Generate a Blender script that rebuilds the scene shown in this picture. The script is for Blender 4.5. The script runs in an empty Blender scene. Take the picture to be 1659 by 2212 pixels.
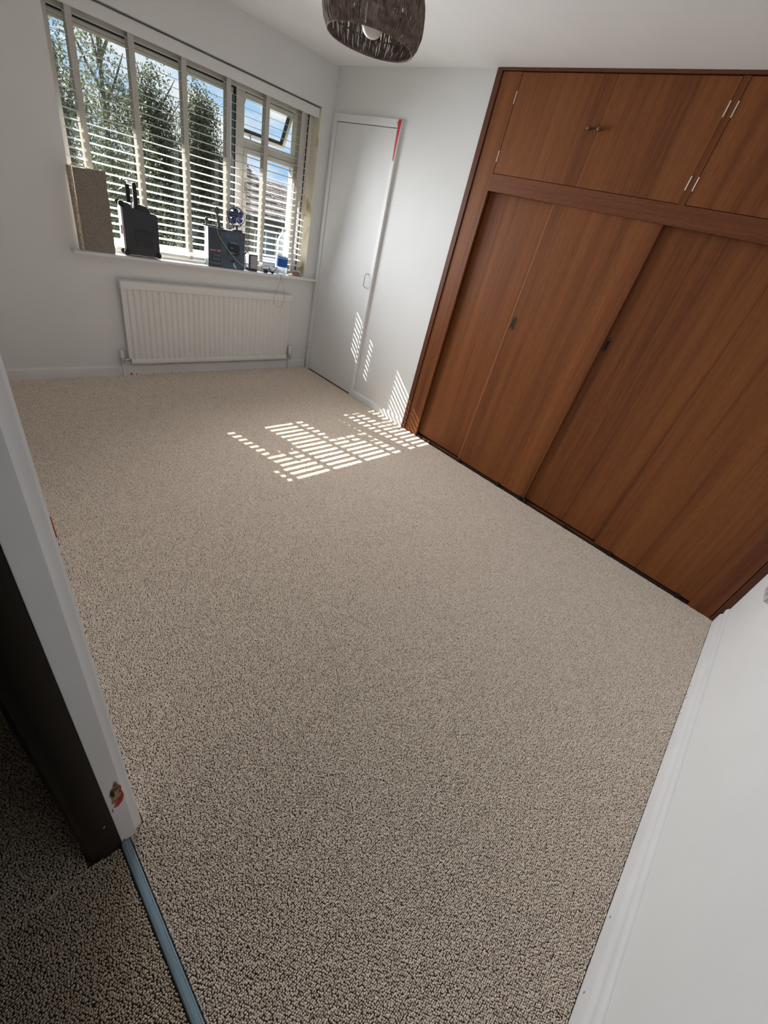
import bpy, bmesh, math, random
import numpy as np
from mathutils import Vector, Matrix, Euler
random.seed(7); rng = np.random.default_rng(7)
C = bpy.context.scene.collection
sc = bpy.context.scene

# ------------------------------------------------------------------ camera
CAM = (0.0, 0.0, 1.5015)
Rcw = [[0.6947943676, -0.6834391752, 0.2239903581],
       [-0.2764839236, -0.5413220119, -0.7940573779],
       [0.6639408307, 0.4897768607, -0.5650674296]]      # world -> camera (x right, y down, z forward)
cd = bpy.data.cameras.new('camera'); cam = bpy.data.objects.new('camera', cd); C.objects.link(cam)
cd.sensor_fit = 'VERTICAL'; cd.sensor_height = 36.0; cd.lens = 883.956 / 2212 * 36.0
cd.clip_start = 0.02; cd.clip_end = 300
M = Matrix.Identity(4)
for i in range(3):
    M[i][0] = Rcw[0][i]; M[i][1] = -Rcw[1][i]; M[i][2] = -Rcw[2][i]; M[i][3] = CAM[i]
cam.matrix_world = M
sc.camera = cam

# ------------------------------------------------------------------ exposure, sky, sun, added fill lamp at the window
sc.view_settings.view_transform = 'Standard'
sc.view_settings.look = 'None'
sc.view_settings.gamma = 1.0
sc.view_settings.use_curve_mapping = False
sc.view_settings.exposure = 0.0
sc.cycles.max_bounces = 10
sc.cycles.diffuse_bounces = 7
sc.cycles.glossy_bounces = 3
sc.cycles.transparent_max_bounces = 24
sc.cycles.sample_clamp_indirect = 6.0
sc.cycles.caustics_reflective = False
sc.cycles.caustics_refractive = False
sc.cycles.use_denoising = True

SKY, SUN, FILL = 1.0, 26.0, 40.5
w = bpy.data.worlds.new('sky'); sc.world = w; w.use_nodes = True
nt = w.node_tree; N = nt.nodes; L = nt.links; N.clear()
out = N.new('ShaderNodeOutputWorld'); bg = N.new('ShaderNodeBackground'); bg.inputs[1].default_value = SKY
tc = N.new('ShaderNodeTexCoord'); mp = N.new('ShaderNodeMapping'); mp.inputs['Scale'].default_value = (1, 1, 2.6)
nz = N.new('ShaderNodeTexNoise'); nz.inputs['Scale'].default_value = 5.0; nz.inputs['Detail'].default_value = 7
nz.inputs['Roughness'].default_value = 0.55
cr = N.new('ShaderNodeValToRGB'); cr.color_ramp.elements[0].position = 0.40; cr.color_ramp.elements[1].position = 0.53
mixc = N.new('ShaderNodeMix'); mixc.data_type = 'RGBA'
mixc.inputs[6].default_value = (0.44, 0.67, 0.97, 1); mixc.inputs[7].default_value = (1.0, 1.0, 1.0, 1)
L.new(tc.outputs['Generated'], mp.inputs[0]); L.new(mp.outputs[0], nz.inputs[0]); L.new(nz.outputs[0], cr.inputs[0])
L.new(cr.outputs[0], mixc.inputs[0]); L.new(mixc.outputs[2], bg.inputs[0]); L.new(bg.outputs[0], out.inputs[0])

def lamp(name, kind, energy, loc, direction, color=(1, 1, 1)):
    d = bpy.data.lights.new(name, kind); o = bpy.data.objects.new(name, d); C.objects.link(o)
    d.energy = energy; d.color = color; o.location = loc
    o.rotation_euler = Vector(direction).to_track_quat('-Z', 'Y').to_euler()
    return o
sun = lamp('sun', 'SUN', SUN, (1, 9, 8), (0.21, -1, -0.79), (1.0, 0.95, 0.88)); sun.data.angle = math.radians(0.22)
fill_lamp = lamp('daylight_fill', 'AREA', FILL, (1.78, 3.69, 1.48), (0, -1, -0.19), (0.945, 0.978, 1.0))  # added area lamp inside the blind, unseen by the camera, stands in for daylight
fill_lamp.data.shape = 'RECTANGLE'; fill_lamp.data.size = 1.66; fill_lamp.data.size_y = 1.12; fill_lamp.data.spread = math.radians(104); fill_lamp.visible_camera = False

# ------------------------------------------------------------------ helpers
class MB:
    """collects shapes into one mesh"""
    def __init__(s): s.bm = bmesh.new()
    def box(s, x0, x1, y0, y1, z0, z1, bev=0, seg=2):
        v = [s.bm.verts.new(p) for p in ((x0,y0,z0),(x1,y0,z0),(x1,y1,z0),(x0,y1,z0),(x0,y0,z1),(x1,y0,z1),(x1,y1,z1),(x0,y1,z1))]
        f = [s.bm.faces.new([v[i] for i in q]) for q in ((3,2,1,0),(4,5,6,7),(0,1,5,4),(1,2,6,5),(2,3,7,6),(3,0,4,7))]
        if bev:
            es = {e for q in f for e in q.edges}
            bmesh.ops.bevel(s.bm, geom=list(es), offset=bev, segments=seg, affect='EDGES', profile=0.5)
        return s
    def obox(s, c, half, mat, bev=0):
        """oriented box: centre, half sizes, 3x3 rotation"""
        v = []
        for dz in (-1, 1):
            for dx, dy in ((-1,-1),(1,-1),(1,1),(-1,1)):
                v.append(s.bm.verts.new(Vector(c) + mat @ Vector((dx*half[0], dy*half[1], dz*half[2]))))
        f = [s.bm.faces.new([v[i] for i in q]) for q in ((3,2,1,0),(4,5,6,7),(0,1,5,4),(1,2,6,5),(2,3,7,6),(3,0,4,7))]
        if bev:
            bmesh.ops.bevel(s.bm, geom=list({e for q in f for e in q.edges}), offset=bev, segments=2, affect='EDGES', profile=0.5)
        return s
    def prism(s, poly, axis, a, b, bev=0, seg=2):
        """poly: 2d points; axis 0: (y,z) along x, 1: (x,z) along y, 2: (x,y) along z"""
        def P(p, t):
            return {0: (t, p[0], p[1]), 1: (p[0], t, p[1]), 2: (p[0], p[1], t)}[axis]
        A = [s.bm.verts.new(P(p, a)) for p in poly]; B = [s.bm.verts.new(P(p, b)) for p in poly]
        n = len(poly); f = [s.bm.faces.new(A), s.bm.faces.new(B[::-1])]
        for i in range(n): f.append(s.bm.faces.new((A[i], B[i], B[(i+1) % n], A[(i+1) % n])))
        bmesh.ops.recalc_face_normals(s.bm, faces=f)
        if bev:
            bmesh.ops.bevel(s.bm, geom=list({e for q in f for e in q.edges}), offset=bev, segments=seg, affect='EDGES', profile=0.5)
        return s
    def tube(s, pts, r, n=8, cap=True):
        pts = [Vector(p) for p in pts]; rs = r if isinstance(r, (list, tuple)) else [r]*len(pts)
        rings = []; up = None
        for i, p in enumerate(pts):
            t = (pts[min(i+1, len(pts)-1)] - pts[max(i-1, 0)]).normalized()
            if up is None:
                up = Vector((0,0,1)) if abs(t.z) < .9 else Vector((1,0,0))
            u = (up - t*up.dot(t)).normalized(); up = u; vv = t.cross(u)
            rings.append([s.bm.verts.new(p + (u*math.cos(k*2*math.pi/n) + vv*math.sin(k*2*math.pi/n))*rs[i]) for k in range(n)])
        for i in range(len(rings)-1):
            for k in range(n):
                s.bm.faces.new((rings[i][k], rings[i][(k+1) % n], rings[i+1][(k+1) % n], rings[i+1][k]))
        if cap:
            s.bm.faces.new(rings[0][::-1]); s.bm.faces.new(rings[-1])
        return s
    def lathe(s, prof, c, axis=(0,0,1), n=24):
        """prof: (radius, height along axis)"""
        q = Vector((0,0,1)).rotation_difference(Vector(axis)); c = Vector(c); rings = []
        for r, h in prof:
            if r < 1e-6: rings.append([s.bm.verts.new(c + q @ Vector((0,0,h)))])
            else: rings.append([s.bm.verts.new(c + q @ Vector((r*math.cos(k*2*math.pi/n), r*math.sin(k*2*math.pi/n), h))) for k in range(n)])
        for a, b in zip(rings, rings[1:]):
            for k in range(n):
                k2 = (k+1) % n
                if len(a) == 1 and len(b) == 1: continue
                if len(a) == 1: s.bm.faces.new((a[0], b[k2], b[k]))
                elif len(b) == 1: s.bm.faces.new((a[k], a[k2], b[0]))
                else: s.bm.faces.new((a[k], a[k2], b[k2], b[k]))
        return s

def mesh_obj(name, me, mat, parent=None, smooth=False):
    o = bpy.data.objects.new(name, me); C.objects.link(o)
    me.materials.append(mat)
    if smooth:
        me.polygons.foreach_set('use_smooth', [True]*len(me.polygons))
        me.update()
    if parent is not None: o.parent = parent
    return o

def wloc(p):
    v = Vector((0,0,0))
    while p is not None: v += p.location; p = p.parent
    return v

def obj(name, mb, mat, parent=None, smooth=False, origin=None):
    """world-space shapes -> one mesh object; with a parent the vertices become local to it"""
    base = wloc(parent)
    off = base.copy()
    loc = Vector((0,0,0))
    if origin is not None:
        loc = Vector(origin) - base; off = Vector(origin)
    bmesh.ops.translate(mb.bm, verts=mb.bm.verts, vec=-off)
    me = bpy.data.meshes.new(name); mb.bm.to_mesh(me); mb.bm.free()
    o = mesh_obj(name, me, mat, parent, False)
    o.location = loc
    if smooth:
        bm = bmesh.new(); bm.from_mesh(me)
        for f in bm.faces: f.smooth = True
        for e in bm.edges:
            if len(e.link_faces) == 2 and e.calc_face_angle(0) > math.radians(38): e.smooth = False
        bm.to_mesh(me); bm.free()
    return o

def pydata(name, V, F, mat, parent=None):
    base = wloc(parent)
    me = bpy.data.meshes.new(name); me.from_pydata([tuple(Vector(v)-base) for v in V], [], F); me.update()
    return mesh_obj(name, me, mat, parent)

def thing(name, label, cat, loc, group=None):
    o = bpy.data.objects.new(name, None); C.objects.link(o); o.location = loc; o.empty_display_size = .05
    o['label'] = label; o['category'] = cat
    if group: o['group'] = group
    return o
def tag(o, label, cat, group=None):
    o['label'] = label; o['category'] = cat
    if group: o['group'] = group
    return o
def struct(o, label=None, cat=None):
    o['kind'] = 'structure'
    if label: o['label'] = label
    if cat: o['category'] = cat
    return o

# ------------------------------------------------------------------ materials
def mat(name, col, rough=.6, spec=.4, metal=0, **kw):
    m = bpy.data.materials.new(name); m.use_nodes = True
    b = m.node_tree.nodes['Principled BSDF']
    b.inputs['Base Color'].default_value = (*col, 1); b.inputs['Roughness'].default_value = rough
    b.inputs['Specular IOR Level'].default_value = spec; b.inputs['Metallic'].default_value = metal
    for k, v in kw.items(): b.inputs[k.replace('_', ' ')].default_value = v
    return m
def noisy(m, c1, c2, scale=6, stretch=(1,1,1), detail=5, lo=.35, hi=.65, bump=0, bscale=None, bdist=.002, rand=0):
    nt = m.node_tree; N = nt.nodes; L = nt.links; b = N['Principled BSDF']
    tc = N.new('ShaderNodeTexCoord'); mp = N.new('ShaderNodeMapping'); mp.inputs['Scale'].default_value = stretch
    L.new(tc.outputs['Object'], mp.inputs[0])
    nz = N.new('ShaderNodeTexNoise'); nz.inputs['Scale'].default_value = scale; nz.inputs['Detail'].default_value = detail
    src = mp.outputs[0]
    if rand:
        oi = N.new('ShaderNodeObjectInfo'); mul = N.new('ShaderNodeMath'); mul.operation = 'MULTIPLY'; mul.inputs[1].default_value = rand
        add = N.new('ShaderNodeVectorMath'); add.operation = 'ADD'
        L.new(oi.outputs['Random'], mul.inputs[0]); L.new(src, add.inputs[0]); L.new(mul.outputs[0], add.inputs[1]); src = add.outputs[0]
    L.new(src, nz.inputs[0])
    cr = N.new('ShaderNodeValToRGB'); e = cr.color_ramp.elements
    e[0].position = lo; e[0].color = (*c1, 1); e[1].position = hi; e[1].color = (*c2, 1)
    L.new(nz.outputs[0], cr.inputs[0]); L.new(cr.outputs[0], b.inputs['Base Color'])
    if bump:
        n2 = N.new('ShaderNodeTexNoise'); n2.inputs['Scale'].default_value = bscale or scale*8; n2.inputs['Detail'].default_value = 4
        L.new(src, n2.inputs[0])
        bp = N.new('ShaderNodeBump'); bp.inputs['Strength'].default_value = bump; bp.inputs['Distance'].default_value = bdist
        L.new(n2.outputs[0], bp.inputs['Height']); L.new(bp.outputs[0], b.inputs['Normal'])
    return m
def wood(name, axis, light, mid, dark, rough=.42):
    """straight-grained mahogany, grain along axis 1 (y) or 2 (z)"""
    m = mat(name, mid, rough, .25); nt = m.node_tree; N = nt.nodes; L = nt.links; b = N['Principled BSDF']
    tc = N.new('ShaderNodeTexCoord'); oi = N.new('ShaderNodeObjectInfo')
    mul = N.new('ShaderNodeMath'); mul.operation = 'MULTIPLY'; mul.inputs[1].default_value = 37.0
    add = N.new('ShaderNodeVectorMath'); add.operation = 'ADD'
    L.new(oi.outputs['Random'], mul.inputs[0]); L.new(tc.outputs['Object'], add.inputs[0]); L.new(mul.outputs[0], add.inputs[1])
    def layer(across, along, detail, rough=.55, dist=0):
        mp = N.new('ShaderNodeMapping'); sc_ = [across]*3; sc_[axis] = along; mp.inputs['Scale'].default_value = sc_
        L.new(add.outputs[0], mp.inputs[0])
        n = N.new('ShaderNodeTexNoise'); n.inputs['Scale'].default_value = 1; n.inputs['Detail'].default_value = detail
        n.inputs['Roughness'].default_value = rough; n.inputs['Distortion'].default_value = dist
        L.new(mp.outputs[0], n.inputs[0]); return n.outputs[0]
    A = layer(9, .30, 5, .55, .4); B = layer(60, 1.6, 4, .6); P = layer(420, 22, 2)
    r = N.new('ShaderNodeValToRGB'); e = r.color_ramp.elements
    e[0].position = .34; e[0].color = (*dark, 1); e[1].position = .68; e[1].color = (*light, 1)
    k = e.new(.50); k.color = (*mid, 1)
    m1 = N.new('ShaderNodeMath'); m1.operation = 'MULTIPLY_ADD'; m1.inputs[1].default_value = .34
    L.new(B, m1.inputs[0])
    m2 = N.new('ShaderNodeMath'); m2.operation = 'MULTIPLY'; m2.inputs[1].default_value = .66
    L.new(A, m2.inputs[0]); L.new(m2.outputs[0], m1.inputs[2]); L.new(m1.outputs[0], r.inputs[0])
    pr = N.new('ShaderNodeValToRGB'); q = pr.color_ramp.elements
    q[0].position = .38; q[0].color = (.80, .78, .76, 1); q[1].position = .5; q[1].color = (1, 1, 1, 1)
    L.new(P, pr.inputs[0])
    mx = N.new('ShaderNodeMix'); mx.data_type = 'RGBA'; mx.blend_type = 'MULTIPLY'; mx.inputs[0].default_value = 1
    L.new(r.outputs[0], mx.inputs[6]); L.new(pr.outputs[0], mx.inputs[7]); L.new(mx.outputs[2], b.inputs['Base Color'])
    bp = N.new('ShaderNodeBump'); bp.inputs['Strength'].default_value = .25; bp.inputs['Distance'].default_value = .0006
    L.new(P, bp.inputs['Height']); L.new(bp.outputs[0], b.inputs['Normal'])
    return m
def clear(name, tint, gloss=.08, diff=0, dcol=(.9,.95,.95)):
    """thin clear sheet: transparent, a little mirror, optional haze"""
    m = bpy.data.materials.new(name); m.use_nodes = True; nt = m.node_tree; N = nt.nodes; L = nt.links; N.clear()
    o = N.new('ShaderNodeOutputMaterial'); t = N.new('ShaderNodeBsdfTransparent'); t.inputs[0].default_value = (*tint, 1)
    g = N.new('ShaderNodeBsdfGlossy'); g.inputs['Roughness'].default_value = .03; g.inputs[0].default_value = (1, 1, 1, 1)
    fr = N.new('ShaderNodeFresnel'); fr.inputs[0].default_value = 1.35
    mx = N.new('ShaderNodeMixShader'); L.new(fr.outputs[0], mx.inputs[0]); L.new(t.outputs[0], mx.inputs[1]); L.new(g.outputs[0], mx.inputs[2])
    last = mx.outputs[0]
    if diff:
        d = N.new('ShaderNodeBsdfDiffuse'); d.inputs[0].default_value = (*dcol, 1)
        tl = N.new('ShaderNodeBsdfTranslucent'); tl.inputs[0].default_value = (*dcol, 1)
        m0 = N.new('ShaderNodeMixShader'); m0.inputs[0].default_value = .5; L.new(d.outputs[0], m0.inputs[1]); L.new(tl.outputs[0], m0.inputs[2])
        m2 = N.new('ShaderNodeMixShader'); m2.inputs[0].default_value = diff
        L.new(last, m2.inputs[1]); L.new(m0.outputs[0], m2.inputs[2]); last = m2.outputs[0]
    L.new(last, o.inputs[0]); return m

paint = noisy(mat('wall_paint', (.735,.735,.735), .75, .3), (.725,.725,.725), (.745,.745,.745), 3, bump=.12, bscale=160, bdist=.001)
ceil_paint = noisy(mat('ceiling_paint', (.76,.755,.745), .8, .2), (.80,.795,.79), (.82,.815,.81), 4, bump=.1, bscale=120, bdist=.001)
gloss_white = noisy(mat('white_gloss', (.80,.80,.81), .5, .3), (.72,.72,.73), (.76,.76,.765), 5, bump=.08, bscale=60, bdist=.0008)
rad_white = mat('radiator_enamel', (.74,.73,.715), .4, .45)
upvc = noisy(mat('upvc', (.80,.77,.71), .45, .4), (.77,.73,.66), (.82,.80,.76), 7)
blind_white = mat('blind_slat', (.80,.80,.79), .5, .35)
tape_mat = noisy(mat('ladder_tape', (.72,.70,.67), .9, .1), (.68,.66,.63), (.75,.73,.70), 90)
nt = tape_mat.node_tree; tl = nt.nodes.new('ShaderNodeBsdfTranslucent'); tl.inputs[0].default_value = (.70,.68,.64,1); mx = nt.nodes.new('ShaderNodeMixShader'); mx.inputs[0].default_value = .38
nt.links.new(nt.nodes['Principled BSDF'].outputs[0], mx.inputs[1]); nt.links.new(tl.outputs[0], mx.inputs[2]); nt.links.new(mx.outputs[0], nt.nodes['Material Output'].inputs[0])
black = mat('black_rubber', (.012,.012,.014), .55, .35)
gasket = mat('gasket', (.02,.02,.024), .5, .4)
WL, WM, WD = (.265,.096,.029), (.205,.069,.021), (.125,.038,.014)
wood_v = wood('mahogany_upright', 2, WL, WM, WD)
wood_h = wood('mahogany_level', 1, (.21,.074,.028), (.165,.055,.022), (.115,.036,.015))
wood_trim = wood('mahogany_trim', 2, (.15,.055,.028), (.115,.040,.021), (.08,.027,.015))
wood_trim_h = wood('mahogany_top_trim', 1, (.17,.062,.03), (.13,.045,.022), (.09,.03,.016))
wood_dark = wood('dark_stained_post', 2, (.020,.015,.010), (.014,.010,.007), (.008,.006,.005), .5)
inside_dark = mat('unlit_inside', (.10,.06,.04), .9, .1)
knob_mat = mat('brown_knob', (.12,.055,.03), .3, .5)
steel = mat('steel', (.62,.62,.62), .28, .5, 1)
hinge_mat = mat('pale_hinge', (.85,.83,.78), .35, .5, .3)
copper = mat('copper', (.45,.30,.20), .35, .5, 1)
red = noisy(mat('red_undercoat', (.55,.02,.025), .5, .4), (.42,.012,.018), (.62,.03,.035), 40)
bare = noisy(mat('bare_wood', (.28,.15,.08), .8, .2), (.12,.05,.03), (.45,.28,.18), 60, lo=.4, hi=.6)
glass = clear('pane_glass', (.96,.985,.98))
strip_blue = noisy(mat('blue_grey_strip', (.24,.35,.42), .45, .4), (.21,.315,.385), (.28,.385,.455), 9, stretch=(9,1,1), detail=6)

# ------------------------------------------------------------------ room shell
XR, YW, YN, H = 2.895, 3.763, -.527, 2.4
OX0, OX1, OZ0, OZ1 = .92, 2.78, .862, 2.125            # window opening
b = MB(); b.box(.0, 3.0, -.63, 3.80, -.12, -.002)
floor = struct(obj('floor', b, mat('carpet_backing', (.13,.095,.07), .95, .1)))
b = MB(); b.box(-1.35, -.002, -1.7, 2.7, -.12, -.002)
floor_hall = struct(obj('floor_hall', b, mat('hall_carpet_backing_shaded', (.085,.065,.048), .95, .1)))  # room backing darkened in colour for the hall's shade
b = MB(); b.box(-1.45, 3.6, -1.8, 4.03, H, H+.15)
struct(obj('ceiling', b, ceil_paint))
b = MB(); b.box(-.06, OX0, YW, 4.03, -.1, H); b.box(OX1, 3.1, YW, 4.03, -.1, H)
b.box(OX0, OX1, YW, 4.03, -.1, OZ0); b.box(OX0, OX1, YW, 4.03, OZ1, H)
wall_back = struct(obj('wall_back', b, paint))
# closet door wall: opening y 2.966..3.684, z 0..2.074
b = MB(); b.box(XR, 3.0, 2.209, 2.966, -.1, H); b.box(XR, 3.0, 3.684, YW, -.1, H); b.box(XR, 3.0, 2.966, 3.684, 2.074, H)
b.box(3.0, 3.08, 2.209, YW, -.1, H)
wall_right = struct(obj('wall_right', b, paint))
b = MB(); b.box(.032, 3.55, -.63, YN, -.1, H)
struct(obj('wall_front', b, paint))
b = MB(); b.box(-.06, .032, .568, YW, -.1, H); b.box(-.06, .032, -1.7, -.245, -.1, H); b.box(-.06, .032, -.245, .568, 2.07, H)
struct(obj('wall_left', b, paint))
b = MB(); b.box(-1.45, -1.35, -1.8, 2.8, -.1, H); b.box(-1.35, -.06, 2.7, 2.8, -.1, H); b.box(-1.35, .05, -1.8, -1.7, -.1, H)
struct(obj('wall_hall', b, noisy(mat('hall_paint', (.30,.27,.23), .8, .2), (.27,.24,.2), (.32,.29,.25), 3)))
b = MB(); b.box(-2.0, 6.0, 4.03, 4.65, 2.262, 2.30); b.box(-2.0, 6.0, 4.63, 4.655, 2.233, 2.42)
struct(obj('trim_eaves', b, mat('white_soffit', (.7,.7,.68), .6)))

# baseboards: rounded top
def skirting(name, pts, length_axis, a, c, m=gloss_white):
    return struct(obj(name, MB().prism(pts, length_axis, a, c), m, smooth=True))
def prof(wall, out, h, r):
    """wall coordinate, outward sign*depth, height, rounding"""
    p = [(wall, 0), (wall+out, 0), (wall+out, h-r)]
    for k in range(1, 6):
        t = k/5*math.pi/2
        p.append((wall + out*math.cos(t)*1.0, h - r + r*math.sin(t)))
    return p
bb_back = skirting('baseboard_back', prof(YW, -.016, .083, .02), 0, .032, 2.878)
skirting('baseboard_right', prof(XR, -.015, .067, .018), 1, 2.209, 2.93)
p = [(YN, 0), (YN+.018, 0), (YN+.018, .066), (YN+.0165, .074), (YN+.011, .080), (YN+.0085, .090), (YN+.012, .104), (YN+.0125, .116), (YN+.009, .127), (YN+.004, .133), (YN, .134)]
bb_front = skirting('baseboard_front', p, 0, .05, 2.876)
p = [(q[0]-YN, q[1]) for q in p]
struct(obj('baseboard_left', MB().prism([(.032 + a, z) for a, z in p], 1, .62, YW-.016), gloss_white, smooth=True))
def flake(name, poly3, m, parent):
    """thin flake of exposed undercoat lying on a surface: polygon front + back"""
    V = [tuple(p) for p in poly3]; n = len(V)
    cen = sum((Vector(v) for v in V), Vector())/n
    nrm = Vector((0,0,0))
    for i in range(n): nrm += (Vector(V[i])-cen).cross(Vector(V[(i+1) % n])-cen)
    nrm.normalize()
    if nrm.dot(Vector(CAM)-cen) < 0: V = V[::-1]; nrm = -nrm
    F = [tuple(range(n))]
    V2 = [tuple(Vector(v)-nrm*.0014) for v in V]
    F += [tuple(n+i for i in range(n))[::-1]] + [(i, n+i, n+(i+1) % n, (i+1) % n) for i in range(n)]
    return pydata(name, V+V2, F, m, parent)
yb = YW-.0168
for xc, s_ in ((1.125, 1.0), (1.165, .6), (1.30, .45), (1.45, .5), (1.8, .3), (2.27, .55), (2.56, .35)):
    flake('paint_chip', [(xc-.011*s_, yb, .001), (xc+.012*s_, yb, .001), (xc+.003*s_, yb, .024*s_), (xc-.002*s_, yb, .021*s_)], red, bb_back)
grit = mat('grey_scuff', (.30,.27,.26), .8)
for xc, z in ((.93,.028),(.72,.03),(1.98,.012),(2.05,.02),(2.09,.012),(2.16,.016),(1.93,.016)):
    flake('scuff_mark', [(xc-.003, YN+.0188, z-.004), (xc+.003, YN+.0188, z-.003), (xc+.002, YN+.0188, z+.005), (xc-.002, YN+.0188, z+.004)], grit, bb_front)

# doorway: white lining with architrave, dark stained post, threshold strip
b = MB(); b.box(-.005, .032, .543, .568, 0, 2.07, .0015)
lin = struct(obj('trim_jamb', b, gloss_white))
V = MB(); V.prism([(.032,.553),(.0345,.5535),(.046,.556),(.050,.560),(.050,.612),(.046,.618),(.032,.618)], 2, 0, 2.12)
obj('architrave', V, gloss_white, lin)
b = MB(); b.box(-.005, .032, -.245, -.22, 0, 2.07, .0015); b.box(-.005, .032, -.245, .568, 2.045, 2.07)
struct(obj('trim_lining', b, gloss_white))
b = MB(); b.prism([(-.078,.575),(-.078,.556),(-.070,.545),(-.052,.540),(-.046,.536),(-.006,.536),(-.006,.575)], 2, 0, 2.1)
post = struct(obj('trim_post', b, wood_dark, smooth=True))
y = .5418
flake('paint_chip', [(.0045,y,.252),(.0075,y,.276),(.006,y,.300),(.0105,y,.322),(.0165,y,.330),(.0205,y,.352),(.0245,y,.349),(.0265,y,.330),(.0290,y,.322),(.0275,y,.298),(.0300,y,.280),(.025,y,.258),(.016,y,.250)], bare, lin)
flake('paint_chip', [(.006,y-.0006,.232),(.012,y-.0006,.246),(.022,y-.0006,.258),(.0305,y-.0006,.290),(.0312,y-.0006,.268),(.025,y-.0006,.242),(.015,y-.0006,.228)], red, lin)
flake('paint_chip', [(.0262,y-.0006,.300),(.0298,y-.0006,.322),(.0312,y-.0006,.318),(.0285,y-.0006,.292)], red, lin)
flake('paint_chip', [(.008,y-.0006,.300),(.0095,y-.0006,.318),(.0145,y-.0006,.315),(.0155,y-.0006,.290),(.011,y-.0006,.284)], mat('dark_hole', (.03,.02,.015), .9), lin)
flake('paint_chip', [(.000,y,.214),(.003,y,.232),(.0025,y,.210)], red, lin)
flake('paint_chip', [(.0505,.563,1.055),(.0505,.566,1.090),(.0505,.572,1.075),(.0505,.575,1.05)], red, lin)
flake('paint_chip', [(-.003,y,.012),(.002,y,.020),(.005,y,.010),(.001,y,.006)], bare, lin)
flake('paint_chip', [(-.0265,.5352,.181),(-.0235,.5352,.186),(-.0215,.5352,.184),(-.0245,.5352,.179)], gloss_white, post)
b = MB(); b.prism([(-.0085,0),(-.0085,.0045),(-.006,.0068),(.000,.0076),(.0065,.0072),(.0080,.0062),(.0095,.0068),(.0125,.0055),(.013,0)], 1, -.22, .541)
tag(obj('threshold_strip', b, strip_blue), 'blue-grey threshold strip between the two carpets at the doorway', 'threshold')

# ------------------------------------------------------------------ closet door in the right wall
d1 = bpy.data.objects.new('door_1', None); C.objects.link(d1); d1.location = (XR, 3.325, 0); struct(d1)
obj('door_leaf', MB().box(2.884, 2.919, 2.970, 3.680, .014, 2.069, .0015), noisy(mat('door_eggshell', (.79,.79,.80), .62, .22), (.715,.715,.725), (.74,.74,.75), 4, bump=.06, bscale=40), d1)
fr = MB(); fr.box(2.874, 2.93, 2.930, 2.9665, 0, 2.122, .004); fr.box(2.874, 2.93, 2.9665, 3.6835, 2.0735, 2.122, .004); fr.box(2.874, 2.93, 3.6835, 3.722, 0, 2.122, .004)
obj('door_frame', fr, gloss_white, d1)
hd = MB(); hd.tube([(2.884,3.003,.990),(2.864,3.003,.990),(2.852,3.003,1.000),(2.850,3.003,1.012),(2.850,3.003,1.074),(2.852,3.003,1.086),(2.864,3.003,1.096),(2.884,3.003,1.096)], .0042, 8)
obj('door_handle', hd, steel, d1, True)
x = 2.8735
flake('paint_chip', [(x,2.932,2.120),(x,2.962,2.119),(x,2.965,2.108),(x,2.971,2.104),(x,2.970,2.094),(x,2.964,2.092),(x,2.962,2.074),(x,2.961,1.99),(x,2.957,1.90),(x,2.951,1.875),(x,2.947,1.885),(x,2.942,1.875),(x,2.940,1.93),(x,2.938,2.02),(x,2.934,2.08)], red, d1)
flake('paint_chip', [(2.8735,3.695,.27),(2.8735,3.699,.285),(2.8735,3.690,.292),(2.8735,3.688,.277)], bare, d1)
flake('paint_chip', [(2.8735,3.690,.225),(2.8735,3.697,.235),(2.8735,3.694,.248),(2.8735,3.687,.243)], bare, d1)

# ------------------------------------------------------------------ built-in wardrobe
wd = thing('wardrobe', 'wide built-in mahogany wardrobe with four sliding doors and top cupboards', 'wardrobe', (XR, .84, 0))
F0 = 2.889
def part(name, m, x0, x1, y0, y1, z0, z1, parent=wd, bev=.0012, smooth=False):
    o = Vector(((x0+x1)/2, (y0+y1)/2, (z0+z1)/2))
    return obj(name, MB().box(x0, x1, y0, y1, z0, z1, bev), m, parent, smooth, origin=o)
part('stile', wood_v, F0, 2.912, 2.0255, 2.164, .002, 2.384)
part('stile', wood_v, F0, 2.912, -.488, -.3605, .002, 2.384)
part('edge_trim', wood_trim, 2.881, 2.912, 2.1675, 2.207, .002, 2.398)
part('edge_trim', wood_trim, 2.881, 2.912, -.5255, -.4915, .002, 2.398)
part('top_trim', wood_trim_h, 2.881, 2.912, -.4915, 2.1675, 2.3865, 2.398)
part('rail', wood_h, F0, 2.912, -.3605, 2.0255, 1.817, 1.9075)
part('mullion', wood_v, F0, 2.912, .8235, .8555, 1.9075, 2.384)
part('threshold_board', wood_trim_h, 2.900, 2.99, -.36, 2.0255, .001, .011)
part('door_track', black, 2.893, 2.900, -.36, 2.0255, .001, .012)
cb = MB(); cb.box(3.50, 3.53, -.52, 2.20, .0, 2.39); cb.box(2.913, 3.5, 2.172, 2.20, .0, 2.39); cb.box(2.913, 3.5, -.52, -.495, .0, 2.39)
cb.box(2.913, 3.5, -.495, 2.172, 2.375, 2.39); cb.box(2.965, 3.5, -.495, 2.172, 1.85, 1.875); cb.box(2.99, 3.5, -.495, 2.172, -.005, .012)
obj('carcass', cb, inside_dark, wd)
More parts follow.
